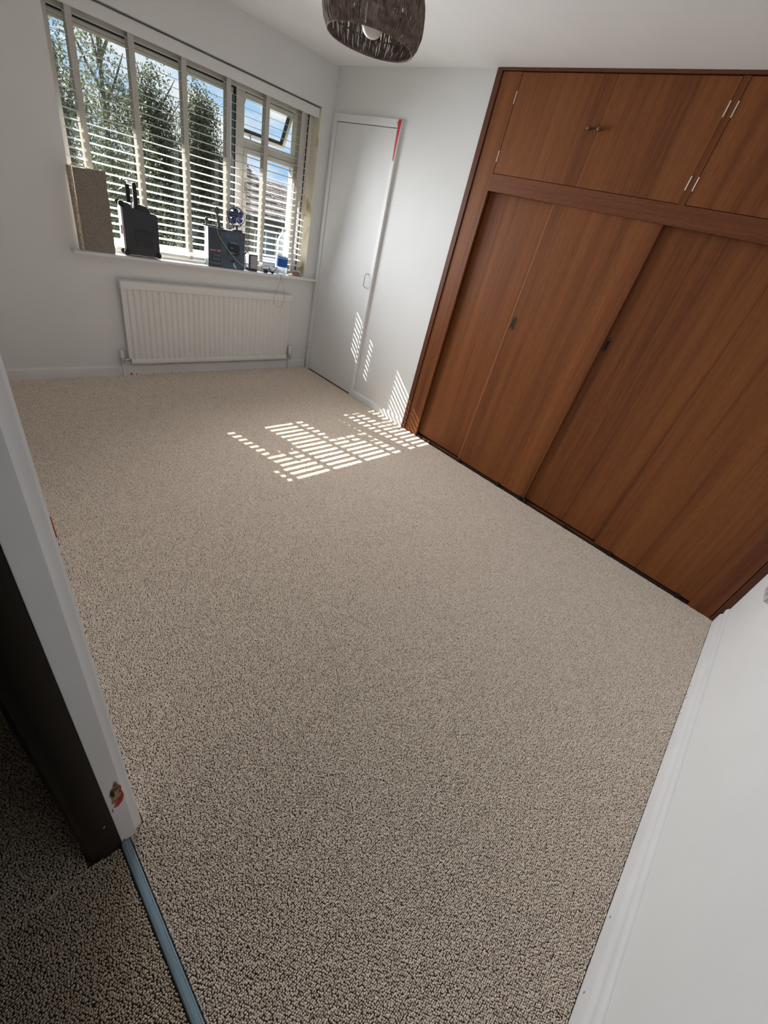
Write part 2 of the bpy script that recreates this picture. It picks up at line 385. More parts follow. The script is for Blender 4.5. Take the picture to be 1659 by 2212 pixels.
def slide(x0, y0, y1, pull=None):
    d = part('sliding_door', wood_v, x0, x0+.019, y0, y1, .024, 1.835)
    if pull:
        yc, zc, h = pull; r = .0085; n = 8
        ring = [(yc + r*math.cos(t), zc + h/2 - r + r*math.sin(t)) for t in [k*math.pi/n for k in range(n+1)]]
        ring += [(yc - r*math.cos(t), zc - h/2 + r - r*math.sin(t)) for t in [k*math.pi/n for k in range(n+1)]]
        f = obj('finger_pull', MB().prism(ring, 0, x0-.0025, x0+.001), black, d)
        # raised lip round the cup
        lip = MB(); pts = [(x0-.003, a, z) for a, z in ring]; lip.tube(pts+[pts[0]], .0013, 6, False)
        obj('pull_rim', lip, mat('pull_rim_metal', (.05,.045,.04), .35, .5, .6), f)
        for sgn in (1, -1):
            obj('screw', MB().lathe([(0,-.0045),(.0022,-.004),(.0026,-.002)], (x0, yc, zc+sgn*(h/2-.0075)), (1,0,0), 8), steel, f)
    return d
lit_edge_m = mat('lit_edge_pale', (.46,.24,.11), .4, .4)  # pale colour paints the window light along a door edge
slide(2.929, 1.500, 2.035)
dB = slide(2.901, .877, 1.5335, (1.505, 1.135, .085))
obj('lit_edge', MB().box(2.9008, 2.920, 1.5335, 1.5358, .024, 1.835), lit_edge_m, dB)  # added thin strip, drawn pale as the edge catching window light
slide(2.929, .262, .905, (.858, 1.198, .078))
slide(2.901, -.372, .286)
for yg in (1.857, 1.513, 1.113, .905, .862, .504, .164, -.287):
    g = MB(); g.box(2.882, 2.905, yg-.016, yg+.016, .001, .016, .002); g.box(2.890, 2.902, yg-.010, yg+.010, .014, .034, .002)
    obj('door_guide', g, black, wd)
def cupdoor(y0, y1, knob_y, hinge_y):
    d = part('cupboard_door', wood_v, 2.8905, 2.910, y0, y1, 1.910, 2.3825)
    k = MB(); k.lathe([(.0,-.030),(.007,-.0295),(.0115,-.026),(.0128,-.021),(.011,-.016),(.006,-.012),(.0052,-.006),(.007,0)], (2.8905, knob_y, 2.162), (1,0,0), 16)
    obj('knob', k, knob_mat, d, True)
    for z0 in (2.243, 1.966):
        obj('hinge', MB().tube([(2.889, hinge_y, z0), (2.889, hinge_y, z0+.057)], .0027, 8), hinge_mat, d)
cupdoor(1.4395, 2.0235, 1.481, 2.0265)
cupdoor(.8575, 1.4375, 1.420, .857)
cupdoor(.236, .8215, .277, .8225)
cupdoor(-.3585, .234, .197, -.361)

# ------------------------------------------------------------------ window
W1 = bpy.data.objects.new('window_1', None); C.objects.link(W1); W1.location = (1.85, 3.90, OZ0); struct(W1)
FY0, FY1 = 3.872, 3.935
f = MB()
f.box(OX0, .970, FY0, FY1, OZ0, OZ1, .003); f.box(2.622, 2.654, FY0, FY1, OZ0, OZ1, .003); f.box(2.712, OX1, FY0, FY1, OZ0, OZ1, .003); f.box(2.654, 2.712, FY0, FY1, 1.47, OZ1, .003); f.box(2.654, 2.712, FY0, FY1, OZ0, 1.05, .003)
f.box(.970, 2.622, FY0, FY1, 2.038, OZ1, .003); f.box(.970, 2.622, FY0, FY1, OZ0, .948, .003)
f.box(2.092, 2.158, FY0, FY1, .948, 2.038, .003); f.box(2.158, 2.622, FY0, FY1, 1.716, 1.772, .003)
obj('window_frame', f, upvc, W1)
g = MB(); g.box(.970, .974, 3.888, 3.93, .948, 2.038); g.box(2.082, 2.092, 3.880, 3.93, .948, 2.038); g.box(.974, 2.082, 3.888, 3.93, 2.030, 2.038)
g.box(2.7285, 2.734, 3.864, 3.872, OZ0+.03, 2.07)
obj('gasket', g, gasket, W1)
g = MB(); g.box(.974, 2.082, 3.896, 3.93, 2.012, 2.030, .002); g.box(.974, 2.082, 3.90, 3.93, 1.996, 2.010, .002)
obj('glazing_bead', g, upvc, W1)
obj('pane', MB().box(.972, 2.088, 3.908, 3.912, .946, 2.034), glass, W1)
obj('pane', MB().box(2.652, 2.714, 3.908, 3.912, 1.048, 1.472), glass, W1)
# lower right sash
s = MB(); z0, z1, x0, x1 = .950, 1.714, 2.160, 2.620
s.box(x0, x0+.026, 3.864, 3.925, z0, z1, .003); s.box(x1-.006, x1, 3.864, 3.925, z0, z1, .003); s.box(x0+.026, x1-.006, 3.864, 3.925, z1-.032, z1, .003); s.box(x0+.026, x1-.006, 3.864, 3.925, z0, z0+.03, .003)
sash = obj('lower_sash', s, upvc, W1)
obj('pane', MB().box(x0+.024, x1-.004, 3.898, 3.902, z0+.028, z1-.03), glass, sash)
h = MB(); h.box(2.166, 2.178, 3.850, 3.864, 1.44, 1.50, .003); h.tube([(2.172,3.850,1.47),(2.172,3.838,1.47),(2.170,3.834,1.455),(2.168,3.834,1.395)], .005, 8)
obj('window_handle', h, mat('worn_brass', (.55,.45,.30), .35, .5, .8), sash, True)
# top-hung fanlight, open outwards
fan = bpy.data.objects.new('fanlight', None); C.objects.link(fan); fan.parent = W1
fan.location = Vector((2.39, 3.915, 2.034)) - W1.location; fan.rotation_euler = (math.radians(27), 0, 0)
def fanpart(name, mb, m):
    me = bpy.data.meshes.new(name); mb.bm.to_mesh(me); mb.bm.free(); return mesh_obj(name, me, m, fan)
s = MB(); hw, hh = .226, .262
s.box(-hw, -hw+.024, -.012, .030, -hh, 0, .002); s.box(hw-.024, hw, -.012, .030, -hh, 0, .002); s.box(-hw+.024, hw-.024, -.012, .030, -.03, 0, .002); s.box(-hw+.024, hw-.024, -.012, .030, -hh, -hh+.022, .002)
fanpart('sash_frame', s, upvc)
s = MB(); s.box(-hw+.024, -hw+.031, -.006, .028, -hh+.022, -.03); s.box(hw-.031, hw-.024, -.006, .028, -hh+.022, -.03); s.box(-hw+.031, hw-.031, -.006, .028, -hh+.022, -hh+.031)
fanpart('gasket', s, gasket)
s = MB(); s.box(-hw+.023, hw-.023, .008, .012, -hh+.021, -.029); fanpart('pane', s, glass)
s = MB(); s.tube([(-.10, -.01, -hh+.012), (-.10, -.10, -hh-.04)], .005, 6); fanpart('stay_arm', s, steel)
# sill and reveals
sl = MB(); sl.prism([(3.872,.862),(3.872,.886),(3.712,.886),(3.704,.884),(3.699,.878),(3.699,.869),(3.704,.863),(3.712,.862)], 0, .86, 2.892)
sill = struct(obj('trim_sill', sl, gloss_white, smooth=True))
mould = noisy(mat('stained_plaster', (.7,.62,.45), .85, .15), (.52,.40,.21), (.86,.81,.69), 11, stretch=(1,1,.55), detail=8, lo=.34, hi=.47, bump=.3, bscale=60)
obj('reveal_lining', MB().box(2.7755, 2.780, 3.766, 3.872, .886, 2.122), mould, W1)

# ------------------------------------------------------------------ venetian blind
vb = thing('venetian_blind', 'white venetian blind with wide grey ladder tapes across the window', 'blind', (1.85, 3.815, .886))
obj('valance', MB().box(.926, 2.772, 3.780, 3.796, 2.052, 2.114, .006, 3), mat('valance_white', (.74,.74,.735), .5, .35), vb, True)
obj('head_rail', MB().box(.93, 2.766, 3.798, 3.843, 2.07, 2.112), blind_white, vb)
hd_, tilt = .022, math.radians(9)
pitch = .0462; z = 2.030; zs = []
while z > .955: zs.append(z); z -= pitch
slat_me = None
for z in zs:
    if slat_me is None:
        q = MB(); dy, dz = hd_*math.cos(tilt), hd_*math.sin(tilt)
        P = []
        for k in range(-2, 3):
            P.append((k/2*dy, k/2*dz + .0005*(1-(k/2)**2)))
        poly = [(y_, z_+.0007) for y_, z_ in P] + [(y_, z_-.0007) for y_, z_ in P[::-1]]
        q.prism(poly, 0, -.90, .895)
        slat_me = bpy.data.meshes.new('slat'); q.bm.to_mesh(slat_me); q.bm.free(); slat_me.materials.append(blind_white)
    o = bpy.data.objects.new('slat', slat_me); C.objects.link(o); o.parent = vb
    o.location = (0, random.uniform(-.0006,.0006), z - .886)
obj('bottom_rail', MB().box(.945, 2.745, 3.797, 3.834, .908, .926, .004), blind_white, vb)
for xt in (1.049, 1.363, 1.677, 1.989, 2.303, 2.625):
    t = obj('ladder_tape', MB().box(xt-.017, xt+.017, 3.7900, 3.7912, .905, 2.054), tape_mat, vb)
    obj('ladder_tape', MB().box(xt-.017, xt+.017, 3.8387, 3.8399, .905, 2.07), tape_mat, vb)
    r_ = MB()
    for z in zs: r_.box(xt-.016, xt-.012, 3.7912, 3.8387, z-.0050, z-.0038); r_.box(xt+.012, xt+.016, 3.7912, 3.8387, z-.0050, z-.0038)
    rr = obj('tape_rung', r_, tape_mat, vb); rr['kind'] = 'stuff'
cdm = mat('blind_cord', (.68,.64,.58), .8)
obj('pull_cord', MB().tube([(2.690,3.79,2.06),(2.694,3.788,1.6),(2.700,3.788,1.25),(2.702,3.788,1.0)], .0018, 6), cdm, vb)
obj('pull_cord', MB().tube([(2.702,3.79,2.06),(2.704,3.788,1.6),(2.706,3.788,1.1)], .0018, 6), cdm, vb)

# ------------------------------------------------------------------ radiator
rd = thing('radiator', 'white ribbed panel radiator with valves, on the wall under the window', 'radiator', (1.855, 3.74, .1))
x0, x1 = 1.115, 2.602
n = 32; pit = (x1-x0-.05)/n; poly = [(x0, 3.738), (x0, 3.712), (x0+.02, 3.711)]
for k in range(n):
    c0 = x0+.025+k*pit
    poly += [(c0, 3.711), (c0+pit*.16, 3.711), (c0+pit*.34, 3.702), (c0+pit*.5, 3.7005), (c0+pit*.66, 3.702), (c0+pit*.84, 3.711)]
poly += [(x1-.025, 3.711), (x1, 3.712), (x1, 3.738)]
obj('panel', MB().prism(poly, 2, .148, .672), rad_white, rd, True)
obj('bottom_channel', MB().prism([(3.738,.104),(3.710,.104),(3.703,.108),(3.700,.114),(3.700,.140),(3.706,.150),(3.738,.150)], 0, x0+.012, x1-.003), rad_white, rd, True)
obj('top_cap', MB().prism([(3.742,.668),(3.697,.668),(3.693,.672),(3.693,.708),(3.697,.720),(3.706,.725),(3.742,.725)], 0, x0-.006, x1+.004), rad_white, rd, True)
for xb in (1.30, 2.39): obj('bracket', MB().box(xb, xb+.03, 3.738, 3.7625, .2, .6), rad_white, rd)
def valve(xc, side, big):
    obj('pipe', MB().tube([(xc,3.725,.0),(xc,3.725,.118)], .009, 10), gloss_white, rd, True)
    v = MB(); v.tube([(xc,3.725,.110),(xc,3.725,.165)], .0125, 10); v.tube([(xc,3.725,.140),(xc+side*.045,3.725,.140)], .010, 10); v.tube([(xc+side*.012,3.725,.140),(xc+side*.026,3.725,.140)], .015, 6)
    obj('valve_body', v, steel, rd, True)
    if big: m_ = MB().lathe([(0,.165),(.015,.165),(.017,.172),(.017,.200),(.0155,.203),(.0155,.209),(.017,.212),(.017,.232),(.013,.238),(0,.239)], (xc,3.725,0), n=20)
    else: m_ = MB().lathe([(0,.158),(.013,.158),(.0145,.165),(.0145,.200),(.011,.210),(.004,.214),(0,.2145)], (xc,3.725,0), n=16)
    obj('valve_cap', m_, gloss_white, rd, True)
valve(1.068, 1, False); valve(2.648, -1, True)

# ------------------------------------------------------------------ woven pendant lamp
lx, ly, rz = 1.414, 1.675, 2.002
pl = thing('pendant_lamp', 'brown woven rope pendant lampshade hanging from the ceiling', 'lamp', (lx, ly, H))
rope = noisy(mat('brown_rope', (.19,.145,.12), .85, .15), (.12,.09,.075), (.26,.205,.175), 60, bump=.4, bscale=300)
rb, rm, rt, zb_, zm, zt_ = .156, .178, .13, rz, rz+.05, rz+.165
sh = MB(); ns = 330
prof_ = [(rb, zb_), (rb+(rm-rb)*.62, zb_+(zm-zb_)*.45), (rm, zm), (rm-.001, zm+.022), (rm-.003, zm+.044), (rm-.008, zm+.066), (rm-.016, zm+.086), ((rm+rt)/2, zt_-.010), (rt, zt_)]
lev = [[(random.uniform(0, 6.28), random.uniform(0, 6.28), random.uniform(0, 6.28)) for _ in range(1)][0] for _ in prof_]
for k in range(ns):
    a = k/ns*2*math.pi; pts = []; w_ = random.gauss(0, .006)
    for l_, (r_, zz) in enumerate(prof_):
        p1, p2, p3 = lev[l_]
        gate = max(0, math.sin(7*a+p2)*.6 + math.sin(3*a+p3)*.6)
        edge_ = 0.0 if l_ in (0, len(prof_)-1) else 1.0
        aa = a + w_ + edge_*(.034*gate*math.sin(46*a+p1) + random.gauss(0, .007))
        pts.append((lx+(r_+random.uniform(-.0015,.0015))*math.cos(aa), ly+(r_+random.uniform(-.0015,.0015))*math.sin(aa), zz))
    sh.tube(pts, random.uniform(.0018,.0029), 5, False)
shade = obj('shade', sh, rope, pl, True); shade['kind'] = 'stuff'
for r_, z in ((rb, zb_), (rm-.004, zm), (rt, zt_)):
    ring = [(lx+r_*math.cos(k/48*2*math.pi), ly+r_*math.sin(k/48*2*math.pi), z) for k in range(49)]
    obj('shade_ring', MB().tube(ring, .0030 if z == zb_ else .0026, 6, False), rope, pl, True)
sp = MB()
for k in range(3):
    a = k*2*math.pi/3+.4; sp.tube([(lx+.018*math.cos(a), ly+.018*math.sin(a), zt_-.01), (lx+rt*math.cos(a), ly+rt*math.sin(a), zt_)], .002, 6)
obj('shade_spider', sp, mat('lamp_wire', (.3,.3,.3), .4, .5, .8), pl)
obj('bulb', MB().lathe([(0,-.070),(.016,-.0675),(.029,-.059),(.037,-.046),(.0405,-.030),(.039,-.014),(.032,.006),(.022,.026),(.0150,.044),(.0138,.070),(0,.070)], (lx, ly, rz+.078), n=28), mat('opal_bulb', (.78,.77,.75), .3, .5), pl, True)
obj('lamp_holder', MB().lathe([(0,0),(.017,0),(.018,.03),(.012,.045),(.004,.05),(0,.05)], (lx, ly, rz+.138), n=16), gloss_white, pl, True)
obj('cord', MB().tube([(lx,ly,rz+.185),(lx,ly,H-.02)], .0032, 8), gloss_white, pl)
obj('ceiling_rose', MB().lathe([(.046,0),(.046,-.012),(.030,-.022),(.008,-.028),(0,-.028)], (lx,ly,H), n=24), gloss_white, pl, True)

# ------------------------------------------------------------------ wall socket
so = thing('wall_socket', 'pale grey plastic wall socket on the white wall next to the wardrobe', 'socket', (2.43, YN, .54))
sk = mat('socket_plastic', (.52,.52,.53), .35, .45)
obj('back_box', MB().box(2.358, 2.504, YN, YN+.026, .496, .582, .003), sk, so)
obj('face_plate', MB().box(2.358, 2.504, YN+.026, YN+.034, .496, .582, .0035), sk, so)
for xs in (2.398, 2.465):
    obj('rocker_switch', MB().box(xs-.006, xs+.006, YN+.033, YN+.038, .553, .571, .001), sk, so)
    hs = MB()
    for dx, z, w_, h_ in ((0,.541,.004,.008),(-.011,.521,.007,.0045),(.011,.521,.007,.0045)): hs.box(xs+dx-w_/2, xs+dx+w_/2, YN+.0335, YN+.0347, z-h_/2, z+h_/2)
    obj('socket_holes', hs, black, so)

# ------------------------------------------------------------------ things on the sill
ST = .8865
# carpet offcut, folded into an L
offm = noisy(mat('offcut_pile', (.30,.26,.225), .95, .1), (.20,.17,.148), (.40,.355,.315), 330, lo=.36, hi=.64, bump=1.0, bscale=330, bdist=.006)
edge = noisy(mat('cream_backing', (.62,.55,.44), .9, .1), (.45,.38,.30), (.72,.66,.56), 70, bump=.4)
oc = thing('carpet_offcut', 'folded grey-brown carpet offcut with cream backing standing on the sill', 'carpet offcut', (1.01, 3.73, ST))
V = MB(); rows = 14
poly = [(.927, ST)] + [(1.112+random.uniform(-.0018,.0018), ST+k/rows*.463) for k in range(rows+1)] + [(1.06, ST+.459), (.99, ST+.452), (.932, ST+.446)]
V.prism(poly, 1, 3.716, 3.724)
obj('pile_face', V, offm, oc)
V = MB(); V.prism([(a, z+(.002 if z > 1.2 else 0)) for a, z in poly], 1, 3.7242, 3.729); V.box(.925, 1.113, 3.718, 3.729, 1.343, 1.3465)
obj('backing', V, edge, oc)
V = MB(); zz = [ST+k/rows*.452 for k in range(rows+1)]
poly = [(3.752, ST)] + [(3.752, ST+.452)] + [(3.690+random.uniform(-.004,.004), z) for z in zz[::-1]]
V.prism(poly, 0, .905, .914)
obj('side_flap', V, noisy(mat('flap_pile', (.45,.38,.31), .95, .1), (.28,.22,.17), (.62,.54,.45), 120, lo=.38, hi=.62, bump=.8, bscale=200, bdist=.004), oc)
V = MB(); V.prism([(a, z+.0015) for a, z in poly], 0, .9142, .920)
obj('backing', V, edge, oc)

# rugged black case with folding handle
tb = thing('rugged_case', 'black rugged plastic case with upright folding handle, standing on the window sill', 'case', (1.295, 3.745, ST))
blk = noisy(mat('case_plastic', (.030,.037,.045), .5, .4), (.026,.032,.039), (.036,.043,.052), 9, bump=.1, bscale=200)
body = [(1.192,.898),(1.400,.898),(1.412,.915),(1.414,1.150),(1.404,1.166),(1.345,1.172),(1.250,1.180),(1.240,1.196),(1.226,1.206),(1.196,1.208),(1.188,1.196)]
obj('body', MB().prism(body, 1, 3.712, 3.782, .004), blk, tb, True)
obj('lid', MB().prism([(1.262,1.176),(1.372,1.168),(1.362,1.188),(1.345,1.204),(1.262,1.215)], 1, 3.720, 3.776, .003), blk, tb, True)
obj('front_panel', MB().prism([(1.255,.955),(1.365,.955),(1.37,1.055),(1.25,1.06)], 1, 3.709, 3.713, .0015), mat('case_panel', (.018,.02,.028), .4, .45), tb)
obj('side_guard', MB().box(1.176, 1.190, 3.716, 3.780, .925, 1.195, .003), mat('silver_guard', (.42,.42,.44), .35, .5, .5), tb)
obj('side_latch', MB().box(1.170, 1.178, 3.730, 3.756, 1.015, 1.07, .002), mat('pink_latch', (.55,.22,.20), .4), tb)
for xx, zz_ in ((1.183, 1.196), (1.188, .908), (1.402, .912)):
    for yy in (3.716, 3.776): obj('bumper', MB().lathe([(0,-.009),(.016,-.009),(.019,-.005),(.019,.005),(.016,.009),(0,.009)], (xx, yy, max(zz_, ST+.0195)), (0,1,0), 14), black, tb, True)
def handle_bar(x_, z0, z1, yy):
    q = MB(); r = .013; pts = [(x_-r, z0), (x_+r, z0)] + [(x_+r*math.cos(t), z1-r+r*math.sin(t)) for t in [k*math.pi/8 for k in range(9)]]
    q.prism(pts, 1, yy, yy+.012, .002); return q
obj('handle_arm', handle_bar(1.276, 1.175, 1.330, 3.711), black, tb, True)
obj('handle_arm', handle_bar(1.252, 1.205, 1.330, 3.771), black, tb, True)
obj('handle_grip', MB().tube([(1.274,3.723,1.317),(1.254,3.771,1.317)], .0115, 12), mat('silver_grip', (.55,.56,.58), .3, .5, .6), tb, True)

# printed carton with a clear side
bxn = thing('carton', 'dark blue printed cardboard carton with clear plastic side on the sill', 'box', (1.94, 3.745, ST))
navy = noisy(mat('navy_card', (.035,.05,.075), .45, .4), (.042,.056,.080), (.052,.068,.094), 20)
teal = noisy(mat('teal_card', (.045,.085,.13), .45, .4), (.050,.088,.125), (.066,.112,.155), 14)
bx = MB(); bx.box(1.784, 2.098, 3.712, 3.715, ST, 1.160); bx.box(2.095, 2.098, 3.715, 3.782, ST, 1.160); bx.box(1.784, 2.095, 3.715, 3.782, 1.157, 1.160); bx.box(1.784, 2.095, 3.715, 3.782, ST, ST+.003); bx.box(1.86, 2.095, 3.779, 3.782, ST+.003, 1.157)
obj('card_shell', bx, navy, bxn)
obj('clear_side', MB().box(1.784, 1.7865, 3.715, 3.782, ST+.003, 1.157), clear('clear_plastic', (.85,.92,.93), diff=.16), bxn)
def prn(m, pts, lift=.0004):
    return obj('print', MB().prism(pts, 1, 3.7118-lift, 3.7121), m, bxn)
def rect(x0, z0, x1, z1): return [(x0,z0),(x1,z0),(x1,z1),(x0,z1)]
prn(teal, rect(1.889, ST+.004, 2.093, 1.155))
pink = mat('print_salmon', (.42,.22,.17), .5); rdp = mat('print_red', (.24,.045,.05), .5); gry = mat('print_grey', (.16,.19,.22), .5); dkp = mat('print_dark', (.018,.024,.035), .5); lt = mat('print_pale', (.55,.62,.60), .5)
prn(pink, rect(1.797, 1.000, 1.846, 1.010)); prn(pink, rect(1.857, .999, 1.886, 1.012))
for k, (xa, xb, za, zb2) in enumerate(((1.832,1.84,.968,.978),(1.845,1.85,.966,.977),(1.855,1.86,.967,.975),(1.866,1.88,.965,.976),(1.822,1.835,.942,.950),(1.842,1.86,.941,.948),(1.866,1.878,.940,.949),(1.80,1.82,.912,.920),(1.826,1.85,.911,.919),(1.856,1.884,.908,.918))): prn(gry, rect(xa, za, xb, zb2))
prn(rdp, rect(1.893, 1.131, 1.918, 1.141), .0008); prn(dkp, rect(1.893, 1.143, 1.93, 1.150), .0008); prn(rdp, rect(1.996, 1.098, 2.001, 1.128), .0008); prn(rdp, rect(2.055, 1.128, 2.085, 1.14), .0008)
for xa in (1.94,1.962,1.985,2.01,2.03): prn(gry, rect(xa, 1.105, xa+.004, 1.13), .0008)
prn(dkp, [(1.945,1.075),(1.97,1.07),(2.04,1.068),(2.052,1.05),(2.05,.995),(2.03,.982),(1.96,.99),(1.945,1.0)], .0008)
prn(gry, [(1.968,1.082),(2.03,1.078),(2.04,1.07),(1.975,1.072)], .0012); prn(gry, rect(1.97, 1.035, 1.995, 1.042), .0012); prn(gry, [(1.955,1.012),(2.0,1.008),(2.015,.998),(1.96,.998)], .0012)
prn(lt, [(1.997,.931),(2.003,.934),(2.012,.915),(2.028,.898),(2.026,.893),(2.010,.898),(1.999,.914)], .0008)
prn(dkp, [(1.975,.95),(2.01,.952),(2.004,.935),(1.98,.93)], .0008); prn(rdp, rect(1.915, .92, 1.925, .94), .0008); prn(gry, rect(1.9, .918, 1.904, .942), .0008)
prn(gry, rect(2.078, .93, 2.082, 1.03), .0008)

# stand with two round discs, on the carton
st = thing('disc_stand', 'thin dark strip with two round discs on stalks on the carton', 'stand', (1.84, 3.745, 1.1605))
dk = mat('olive_grey', (.085,.085,.075), .5, .4)
obj('base_strip', MB().box(1.752, 1.925, 3.735, 3.757, 1.1606, 1.1685, .002), black, st)
obj('small_disc', MB().lathe([(0,-.006),(.013,-.006),(.016,-.002),(.016,.003),(.012,.006),(0,.006)], (1.787,3.745,1.199), (.25,-1,0), 20), dk, st, True)
obj('stalk', MB().tube([(1.787,3.745,1.167),(1.787,3.745,1.186)], .005, 8), dk, st)
obj('large_disc', MB().lathe([(0,-.008),(.021,-.008),(.0255,-.003),(.0255,.004),(.020,.008),(0,.008)], (1.874,3.745,1.272), (.25,-1,0), 24), dk, st, True)
obj('stalk', MB().tube([(1.892,3.745,1.167),(1.888,3.745,1.19),(1.880,3.745,1.232),(1.876,3.745,1.249)], [.0105,.0115,.012,.006], 10), dk, st, True)

# little fan
fn = thing('desk_fan', 'small round blue desk fan with shiny rim on top of the carton', 'fan', (2.04, 3.75, 1.1605))
fc = Vector((2.036, 3.744, 1.262)); ax = Vector((-.28, -1, .12)).normalized()
q = Vector((0,0,1)).rotation_difference(ax)
R_ = .060
ring = [fc + q @ Vector((R_*math.cos(k/36*2*math.pi), R_*math.sin(k/36*2*math.pi), .006)) for k in range(37)]
ringb = [fc + q @ Vector((R_*math.cos(k/36*2*math.pi), R_*math.sin(k/36*2*math.pi), -.016)) for k in range(37)]
shiny = mat('rim_plastic', (.42,.42,.46), .15, .6, .3)
obj('rim', MB().tube(ring, .0038, 8, False), mat('rim_dark', (.07,.07,.09), .2, .6), fn, True)
obj('rim', MB().tube(ringb, .0038, 8, False), shiny, fn, True)
cg = MB()
for k in range(18):
    a = k/18*2*math.pi
    cg.tube([fc + q @ Vector((R_*math.cos(a), R_*math.sin(a), .006)), fc + q @ Vector((R_*1.02*math.cos(a), R_*1.02*math.sin(a), -.005)), fc + q @ Vector((R_*math.cos(a), R_*math.sin(a), -.016))], .0016, 5)
cage = obj('cage', cg, shiny, fn); cage['kind'] = 'stuff'
gb = MB()
for k in range(10):
    a = k/10*2*math.pi; gb.tube([fc + q @ Vector((.012*math.cos(a), .012*math.sin(a), .011)), fc + q @ Vector((R_*math.cos(a), R_*math.sin(a), .006))], .0009, 5)
grl = obj('grille', gb, shiny, fn); grl['kind'] = 'stuff'
fb = mat('fan_blue', (.02,.035,.16), .3, .5)
for k in range(5):
    V = []; nseg = 5
    for i in range(nseg+1):
        for j_ in range(3):
            r_ = .010+(.044)*i/nseg; a = k*2*math.pi/5 + (j_-1)*(.26+.42*math.sin(math.pi*min(1,.25+.7*i/nseg))) + .25*i/nseg
            V.append(fc + q @ Vector((r_*math.cos(a), r_*math.sin(a), -.003+(j_-1)*.0045)))
    Fq = [(i*3+j_, i*3+j_+1, (i+1)*3+j_+1, (i+1)*3+j_) for i in range(nseg) for j_ in range(2)]
    o = pydata('blade', V, Fq, fb, fn); sm = o.modifiers.new('s', 'SOLIDIFY'); sm.thickness = .0014
obj('hub', MB().lathe([(0,.012),(.009,.011),(.012,.006),(.012,-.012),(0,-.012)], fc, ax, 16), fb, fn, True)
obj('motor', MB().lathe([(.016,-.012),(.016,-.026),(.008,-.030),(0,-.030)], fc, ax, 16), black, fn, True)
cr_ = [fc + q @ Vector((.068*math.cos(a), .068*math.sin(a), -.006)) for a in [math.pi*(1.0+k/12) + .1 for k in range(13)]]
obj('bracket', MB().tube([(fc.x-.067, fc.y+.012, fc.z+.022), (fc.x-.070, fc.y+.010, fc.z-.01), (fc.x-.055, fc.y+.006, fc.z-.048), (fc.x-.015, fc.y+.004, fc.z-.070), (fc.x+.03, fc.y, fc.z-.066), (fc.x+.058, fc.y-.01, fc.z-.03)], .004, 8), black, fn, True)
obj('neck', MB().tube([(fc.x+.005, fc.y+.004, fc.z-.068), (2.045,3.748,1.172)], [.007,.010], 8), black, fn)
obj('foot', MB().prism([(1.995,1.1606),(2.085,1.1606),(2.082,1.168),(2.065,1.176),(2.02,1.174),(1.997,1.168)], 1, 3.722, 3.776, .002), dk, fn, True)

# white cable draped over the carton
wire = mat('white_wire', (.50,.50,.46), .5, .3); wire_grey = mat('grey_wire', (.34,.33,.30), .5, .3)
def smooth_path(P, n=8):
    P = [Vector(p) for p in P]; out = []
    for i in range(len(P)-1):
        p0, p1, p2, p3 = P[max(i-1,0)], P[i], P[i+1], P[min(i+2, len(P)-1)]
        for k in range(n):
            t = k/n
            out.append(.5*((2*p1) + (-p0+p2)*t + (2*p0-5*p1+4*p2-p3)*t*t + (-p0+3*p1-3*p2+p3)*t**3))
    out.append(P[-1]); return out
o = obj('white_cable', MB().tube(smooth_path([(1.835,3.7405,1.1715),(1.840,3.730,1.1715),(1.846,3.712,1.1715),(1.850,3.706,1.168),(1.860,3.7045,1.13),(1.872,3.704,1.105),(1.92,3.704,1.05),(1.98,3.704,.99),(2.04,3.704,.945),(2.09,3.704,.918),(2.108,3.706,.905),(2.125,3.706,.892)], 6), .0022, 6), wire, smooth=True)
tag(o, 'white cable running diagonally across the front of the dark blue carton', 'cable')

# small block with a grey face
ab = thing('adapter_block', 'small upright block with grey face and dark frame beside the carton', 'device', (2.19, 3.75, ST))
obj('shell', MB().box(2.150, 2.232, 3.724, 3.778, ST, 1.014, .004), mat('block_dark', (.03,.035,.055), .4, .4), ab)
obj('grey_face', MB().box(2.163, 2.226, 3.7225, 3.726, ST+.022, 1.005, .001), mat('block_grey', (.36,.36,.38), .45, .4), ab)
obj('side_face', MB().box(2.1485, 2.152, 3.730, 3.774, ST+.02, 1.005, .001), mat('block_pale', (.66,.66,.70), .45, .4), ab)
obj('lead', MB().tube(smooth_path([(2.155,3.752,1.0135),(2.148,3.75,1.024),(2.128,3.748,1.016),(2.113,3.745,.985),(2.107,3.745,.955),(2.118,3.745,.935),(2.150,3.745,.935)]), .0035, 7), black, ab, True)

# water bottle
wb = thing('water_bottle', 'clear plastic water bottle with a blue label on the sill', 'bottle', (2.487, 3.745, ST))
pf = [(.0,0),(.030,0),(.043,.003),(.047,.012),(.047,.060),(.0475,.064),(.0475,.150),(.046,.156),(.043,.170),(.044,.185),(.048,.205),(.044,.222),(.048,.240),(.0465,.262),(.041,.285),(.030,.312),(.018,.332),(.0135,.340),(.0135,.352)]
bs = 1.13
obj('bottle_body', MB().lathe([(r_*bs, h_) for r_, h_ in pf], (2.483,3.735,ST), n=28), clear('bottle_plastic', (.90,.955,.96), diff=.16), wb, True)
obj('bottle_label', MB().lathe([(.0481*bs,.068),(.0481*bs,.149)], (2.483,3.735,ST), n=28), mat('label_blue', (.015,.10,.42), .4, .4), wb, True)
obj('label_mark', MB().lathe([(.0484*bs,.134),(.0484*bs,.143)], (2.483,3.735,ST), n=28), mat('label_pale', (.30,.45,.70), .4), wb, True)
obj('bottle_cap', MB().lathe([(.0150,.338),(.0155,.340),(.0155,.356),(.014,.359),(0,.359)], (2.483,3.735,ST), n=20), mat('cap_white', (.78,.82,.84), .4), wb, True)

